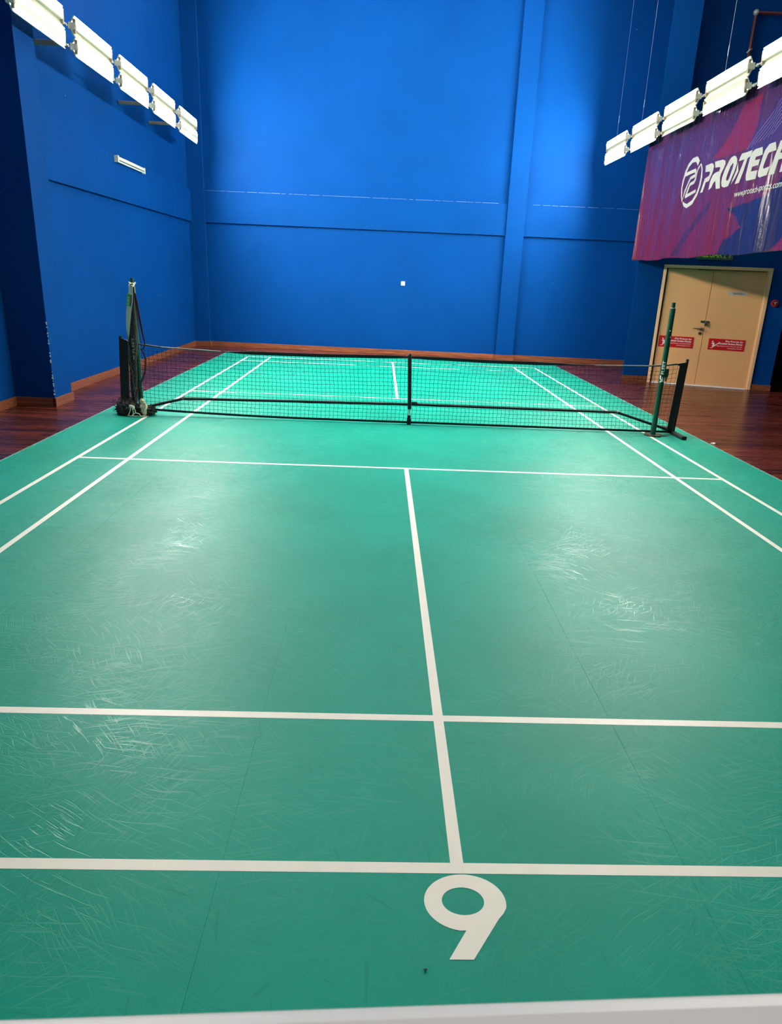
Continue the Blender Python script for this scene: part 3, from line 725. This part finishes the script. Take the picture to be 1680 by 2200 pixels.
# ------------------------------------------------------------------ sponsor banner (flat print on hanging vinyl)
LET = {"P": [[2.692, 3.417], [2.479, 3.42], [2.415, 3.405], [2.372, 3.371], [2.374, 3.316], [2.41, 3.253], [2.469, 3.192], [2.584, 3.184], [2.632, 3.06], [2.733, 3.062], [2.63, 3.241], [2.499, 3.262], [2.477, 3.287], [2.496, 3.317], [2.655, 3.327]], "R": [[2.361, 3.42], [2.143, 3.416], [2.07, 3.395], [2.05, 3.355], [2.077, 3.302], [2.131, 3.243], [2.141, 3.194], [2.093, 3.052], [2.202, 3.057], [2.25, 3.165], [2.3, 3.146], [2.342, 3.087], [2.423, 3.064], [2.41, 3.176], [2.366, 3.247], [2.294, 3.272], [2.195, 3.278], [2.171, 3.314], [2.194, 3.332], [2.322, 3.339]], "T": [[1.621, 3.414], [1.337, 3.411], [1.36, 3.343], [1.451, 3.337], [1.585, 3.062], [1.674, 3.057], [1.545, 3.335], [1.667, 3.329], [1.651, 3.378]], "E": [[1.254, 3.408], [1.107, 3.41], [1.074, 3.321], [1.216, 3.314], [1.226, 3.278], [1.12, 3.277], [1.14, 3.213], [1.264, 3.208], [1.276, 3.156], [1.132, 3.154], [1.145, 3.056], [1.346, 3.056], [1.393, 3.079], [1.416, 3.143], [1.379, 3.307], [1.335, 3.384]], "C": [[0.939, 3.41], [0.783, 3.411], [0.745, 3.317], [0.885, 3.312], [0.923, 3.292], [0.982, 3.169], [0.956, 3.144], [0.808, 3.152], [0.845, 3.06], [1.031, 3.056], [1.089, 3.079], [1.111, 3.127], [1.066, 3.262], [1.027, 3.359]], "H": [[0.695, 3.409], [0.582, 3.411], [0.655, 3.273], [0.535, 3.276], [0.485, 3.412], [0.376, 3.41], [0.49, 3.057], [0.607, 3.062], [0.564, 3.207], [0.671, 3.204], [0.707, 3.055], [0.815, 3.054], [0.747, 3.266]], "slash": [[1.683, 3.324], [1.639, 3.207], [1.689, 3.138], [1.781, 3.061], [1.75, 3.13], [1.694, 3.219], [1.689, 3.273]], "O1": [[1.84, 3.42], [1.769, 3.403], [1.725, 3.361], [1.712, 3.308], [1.745, 3.209], [1.814, 3.105], [1.87, 3.055], [1.984, 3.051], [2.051, 3.071], [2.081, 3.12], [2.079, 3.186], [2.029, 3.303], [1.966, 3.384], [1.922, 3.414]], "O2": [[1.841, 3.33], [1.809, 3.322], [1.808, 3.274], [1.862, 3.176], [1.901, 3.132], [1.948, 3.129], [1.969, 3.156], [1.953, 3.212], [1.904, 3.303]]}
STROKES = [[[[2.967, 3.488], [3.065, 3.558], [3.193, 3.556], [3.315, 3.505], [3.391, 3.423], [3.434, 3.316], [3.451, 3.205], [3.418, 3.079], [3.369, 2.998]], [0.079, 0.076, 0.064, 0.058, 0.053, 0.046, 0.036, 0.03, 0.018]],
           [[[2.878, 3.471], [2.805, 3.382], [2.778, 3.273], [2.796, 3.16], [2.845, 3.057], [2.956, 2.959], [3.157, 2.922], [3.281, 2.952], [3.337, 2.995]], [0.02, 0.036, 0.053, 0.056, 0.056, 0.066, 0.06, 0.05, 0.025]],
           [[[2.878, 3.471], [2.949, 3.419], [2.984, 3.352], [2.984, 3.28]], [0.02, 0.036, 0.036, 0.028]],
           [[[3.392, 3.385], [3.035, 3.404]], [0.050, 0.050]],
           [[[3.035, 3.404], [3.021, 3.33], [3.175, 3.313], [3.235, 3.255], [3.316, 3.153], [3.372, 3.017]], [0.06, 0.05, 0.044, 0.045, 0.043, 0.018]],
           [[[2.986, 3.285], [3.026, 3.24], [3.162, 3.224], [3.22, 3.143], [3.277, 3.06]], [0.056, 0.050, 0.046, 0.055, 0.05]],
           [[[3.287, 3.066], [3.103, 3.084], [2.901, 3.108]], [0.05, 0.045, 0.045]]]
REG = {"red": [[2.488, 3.472], [2.155, 3.632], [1.783, 3.996], [1.362, 4.063], [1.326, 3.747], [1.47, 3.465], [1.706, 3.436]], "navy": [[1.853, 2.142], [1.72, 2.367], [1.313, 2.53], [1.777, 2.773], [0.863, 2.821], [0.513, 3.007], [0.139, 3.132], [-0.098, 2.534], [0.254, 2.359], [0.532, 2.162]], "violet": [[1.534, 3.443], [1.228, 3.728], [0.863, 3.885], [0.477, 3.987], [0.218, 3.332], [0.656, 3.365], [1.157, 3.384]], "streak": [[3.595, 2.199], [3.093, 2.513], [2.668, 2.786], [2.258, 2.912], [2.355, 2.786], [2.776, 2.575], [3.253, 2.204]], "red2": [[0.532, 2.162], [0.201, 2.326], [-0.098, 2.534], [-0.717, 2.662], [-0.931, 2.117]]}
BX = 4.34; BY0, BY1, BZ0, BZ1 = -1.6, 5.17, 2.175, 4.22
def wrinkle(y, z):
    k = max(0, (z - BZ0) / (BZ1 - BZ0)); low = (1 - k)
    d = 0.016 * low * math.sin(y * 5.1 + 1.2 * math.sin(y * 1.7) + z * 0.8) + 0.010 * math.sin(y * 11.0 + 2 * math.sin(y * 2.3 + z))* (0.35 + low * 0.6)
    d += 0.012 * noise.noise(Vector((y * 2.2, z * 0.7, 3.1))) + 0.006 * noise.noise(Vector((y * 9.0, z * 1.6, 7.7))) + 0.003 * noise.noise(Vector((y * 26.0, z * 3.5, 1.7)))
    d += 0.018 * low * low * math.sin((y - 1.0) * 1.25)
    edge = max(0, (y - (BY1 - 0.16)) / 0.16)
    return -d - 0.05 * edge * edge * (0.4 + low)
def inside(p, poly):
    x, y = p; c = False; j = len(poly) - 1
    for i in range(len(poly)):
        xi, yi = poly[i]; xj, yj = poly[j]
        if (yi > y) != (yj > y) and x < (xj - xi) * (y - yi) / (yj - yi) + xi: c = not c
        j = i
    return c
def lerp(a, b_, t): return tuple(x + (y - x) * t for x, y in zip(a, b_))
def print_colour(y, z):
    k = (z - BZ0) / (BZ1 - BZ0)
    c = lerp((0.150, 0.014, 0.070), (0.075, 0.024, 0.120), smooth01(k * 1.25 - 0.05))
    c = lerp(c, (0.175, 0.022, 0.075), 0.5 * smooth01((y - 3.9) / 1.1) * (1 - k))
    p = (y + 0.04 * noise.noise(Vector((y * 3, z * 3, 0))), z + 0.03 * noise.noise(Vector((y * 3, z * 3, 9))))
    if inside(p, REG['red']): c = (0.200, 0.020, 0.085)
    if inside(p, REG['violet']): c = (0.060, 0.030, 0.190)
    if inside(p, REG['navy']): c = (0.016, 0.018, 0.110)
    if inside(p, REG['red2']): c = (0.210, 0.018, 0.085)
    if inside(p, REG['streak']): c = lerp(c, (0.045, 0.016, 0.085), 0.75)
    return tuple(v * m_ for v, m_ in zip(c, (0.60, 0.55, 0.45)))
NY, NZ = 520, 160
vs_ = []; cols = []
for i in range(NY + 1):
    y = BY0 + (BY1 - BY0) * i / NY
    for j in range(NZ + 1):
        z = BZ0 + (BZ1 - BZ0) * j / NZ
        vs_.append((BX + wrinkle(y, z), y, z + (0.012 * math.sin(y * 4.0) * (1 - j / NZ)))); cols.append(print_colour(y, z))
fs_ = [(i * (NZ + 1) + j, i * (NZ + 1) + j + 1, (i + 1) * (NZ + 1) + j + 1, (i + 1) * (NZ + 1) + j) for i in range(NY) for j in range(NZ)]
me = bpy.data.meshes.new('banner_sheet'); me.from_pydata(vs_, [], fs_); me.update()
at = me.color_attributes.new('print', 'FLOAT_COLOR', 'POINT')
at.data.foreach_set('color', [v for c in cols for v in (*c, 1.0)])
for p in me.polygons: p.use_smooth = True
m, nt, b = new_mat('banner_vinyl')
an = N(nt, 'ShaderNodeAttribute', attribute_name='print'); nt.links.new(an.outputs['Color'], b.inputs['Base Color'])
b.inputs['Roughness'].default_value = 0.22; b.inputs['Specular IOR Level'].default_value = 0.22
cr = noise_t(nt, mapping(nt, position(nt), scale=(1, 11, 1.8)), 1.0, 2.0, 0.45, 0.6); cr2 = noise_t(nt, position(nt), 22, 3.0, 0.6)
bump(nt, mathn(nt, 'ADD', cr, mathn(nt, 'MULTIPLY', cr2, 0.25)), 0.40, 0.03, b)
BN = thing('sponsor_banner', 'glossy purple and magenta vinyl banner with white lettering, hung above the doors', 'banner', (BX, 1.8, BZ0))
PI4 = (-BX, -1.8, -BZ0)
sh = obj('banner_sheet', me, 'banner_vinyl', BN); sh.location = PI4
md = sh.modifiers.new('solid', 'SOLIDIFY'); md.thickness = 0.002; md.offset = 1
def on_banner(me, name, label=None):
    warp_mesh(me, lambda y, z: (BX + wrinkle(y, z) - 0.005, y, z))
    o = obj(name, me, 'print_banner', BN); o.location = PI4
    if label: o['label'] = label
    return o
for k in ('P', 'R', 'T', 'E', 'C', 'H'):
    on_banner(poly_mesh('letter', [(LET[k], [])], 0.03), 'letter', 'white printed letter ' + k)
on_banner(poly_mesh('letter', [(LET['O1'], [LET['O2']]), ], 0.03), 'letter', 'white printed letter O')
on_banner(poly_mesh('letter_slash', [(LET['slash'], [])], 0.03), 'letter_slash')
def stroke_poly(path, ws):
    P = [Vector(p) for p in path]; L_ = []; R_ = []
    for i, p in enumerate(P):
        t = (P[min(i + 1, len(P) - 1)] - P[max(i - 1, 0)]).normalized(); n_ = Vector((-t.y, t.x)) * ws[i] * 0.5
        L_.append(tuple(p + n_)); R_.append(tuple(p - n_))
    return L_ + R_[::-1]
for k, (path, ws) in enumerate(STROKES):
    me = poly_mesh('logo_stroke', [(stroke_poly(path, ws), [])], 0.03)
    warp_mesh(me, lambda y, z: (BX + wrinkle(y, z) - 0.005 - 0.0003 * k, y, z)); o = obj('logo_stroke', me, 'print_banner', BN); o.location = PI4
for i in range(7):                                        # thin pale pinstripes
    path = [(1.52 - 0.10 * i - t, 3.44 + 0.012 * i + t * 0.60 + 0.06 * t * t) for t in [0.08 * k for k in range(12)]]
    me = poly_mesh('pinstripe', [(stroke_poly(path, [0.007] * 12), [])]); warp_mesh(me, lambda y, z: (BX + wrinkle(y, z) - 0.005, y, z)); o = obj('pinstripe', me, 'print_violet', BN); o.location = PI4
me = text_mesh('www.protech-sports.com', 1.14, 0.075, 0.22, 0.012, 0.03)
warp_mesh(me, lambda x, y: (1.637 - x, 2.896 + y, 0)); 
on_banner(me, 'web_address', 'white printed web address')
MB().tube([(BX, BY0 - 0.5, BZ1 - 0.01), (BX, BY1 + 0.1, BZ1 - 0.01)], 0.004, 6).build('hanging_rope', 'wire_steel', BN).location = PI4

# exit sign, alarm, pipe --------------------------------------------------
EX = thing('exit_sign', 'green exit sign with yellow letters half hidden by the banner', 'sign', DA, DANG)
B(0.525, 1.130, -0.05, 0.0, 2.250, 2.480).build('sign_box', 'exit_frame', EX, 0.004)
B(0.545, 1.110, -0.054, -0.048, 2.268, 2.462).build('sign_face', 'exit_green', EX)
me = text_mesh('KELUAR', 0.385, 0.115, 0, 0.015); warp_mesh(me, lambda x, y: (0.562 + x, -0.0555, 2.285 + y)); obj('lettering', me, 'exit_yellow', EX)
rm = MB(); ax = ((0.965, -0.0545, 2.275), (1, 0, 0), (0, 0, 1), (0, -1, 0))
rm.prism([(0.0, 0.0), (0.06, 0.0), (0.05, 0.018), (0.03, 0.02), (0.045, 0.06), (0.075, 0.09), (0.06, 0.14), (0.03, 0.10), (0.02, 0.05)], 0.001, ax); rm.prism([(0.09, 0.01), (0.125, 0.01), (0.125, 0.17), (0.09, 0.12), (0.10, 0.06)], 0.001, ax)
rm.prism([(0.05 + 0.018 * math.cos(t * 0.6283), 0.165 + 0.018 * math.sin(t * 0.6283)) for t in range(10)], 0.001, ax)
rm.build('running_figure', 'exit_pink', EX)
AL = thing('fire_alarm', 'round red fire alarm bell on the blue wall beside the doors', 'alarm', DA, DANG)
cxa, cza = 1.962, 1.555
MB().tube([(cxa, 0.0, cza), (cxa, -0.035, cza), (cxa, -0.05, cza)], [0.062, 0.062, 0.055], 28).build('bell_body', 'alarm_red', AL, 0, True)
MB().tube([(cxa, -0.05, cza), (cxa, -0.053, cza)], 0.042, 24).build('bell_centre', 'alarm_dark', AL, 0, True)
MB().box(cxa - 0.028, cxa + 0.028, -0.058, -0.052, cza + 0.008, cza + 0.018).box(cxa - 0.006, cxa + 0.006, -0.058, -0.052, cza - 0.025, cza + 0.018).build('bell_mark', 'plate_grey', AL)
FP = thing('fire_pipe', 'dark red sprinkler pipe running down the recessed wall above the banner', 'pipe', (5.92, 5.44, 3.0))
MB().tube([(0, 0, 0.0), (0, 0, 3.17), (0.03, 0, 3.22), (1.9, 0, 3.26)], 0.026, 12).build('pipe_run', 'pipe_red', FP, 0, True)
MB().blob((0.0, 0.0, 3.22), (0.05, 0.05, 0.05), 2, 0.1).build('elbow', 'galvanised', FP, 0, True)
MB().tube([(-0.05, -0.02, 2.62), (-0.02, -0.05, 2.66), (0.02, -0.03, 2.68)], 0.014, 8).build('pipe_clip', 'galvanised', FP, 0, True)

# floor litter and the rail in the foreground -------------------------------
fb = MB()
for a in (0.2, 0.9, 1.5, 2.4): fb.add([(0, 0, 0.002), (0.035 * math.cos(a), 0.035 * math.sin(a), 0.012), (0.045 * math.cos(a + 0.3), 0.045 * math.sin(a + 0.3), 0.003), (0.012, 0.0, 0.008)], [(0, 1, 2), (0, 2, 3), (0, 3, 1), (1, 3, 2)])
o = fb.build('feather_scrap', 'print_white'); o.location = (3.70, -0.37, ZF); tag(o, 'white shuttlecock feather scrap lying on the wooden floor', 'litter')
o = MB().blob((0, 0, 0.006), (0.005, 0.003, 0.003), 3, 0.4, 8, 6).build('rubber_crumb', 'post_green'); o.location = (-0.117, -7.01, -0.0025); tag(o, 'tiny dark crumb on the mat near the number 9', 'litter')
o = MB().blob((0, 0, 0.006), (0.030, 0.018, 0.008), 7, 0.6, 10, 6).blob((0.05, 0.01, 0.004), (0.012, 0.01, 0.006), 8, 0.5, 8, 6).build('rubber_crumb', 'brass_dark'); o.location = (3.215, -0.05, 0.0); tag(o, 'dark crumbs on the mat beside the post flange', 'litter')
RL = thing('white_railing', 'white rounded railing top blurred at the near end of the court', 'railing', (-0.27, -8.050, 0), 0.038)
sec = [(-0.20, 1.20), (0.0, 1.20), (0.006, 1.285), (0.0, 1.297), (-0.012, 1.303), (-0.19, 1.303), (-0.2, 1.295)]
MB().prism(sec, 5.0, ((-2.5, 0, 0), (0, 1, 0), (0, 0, 1), (1, 0, 0))).build('top_rail', 'rail_white', RL, 0.004)
for x in (-2.2, -0.75, 0.75, 2.2):
    MB().box(x - 0.03, x + 0.03, -0.13, -0.07, ZF, 1.20).build('baluster', 'rail_white', RL, 0.004)
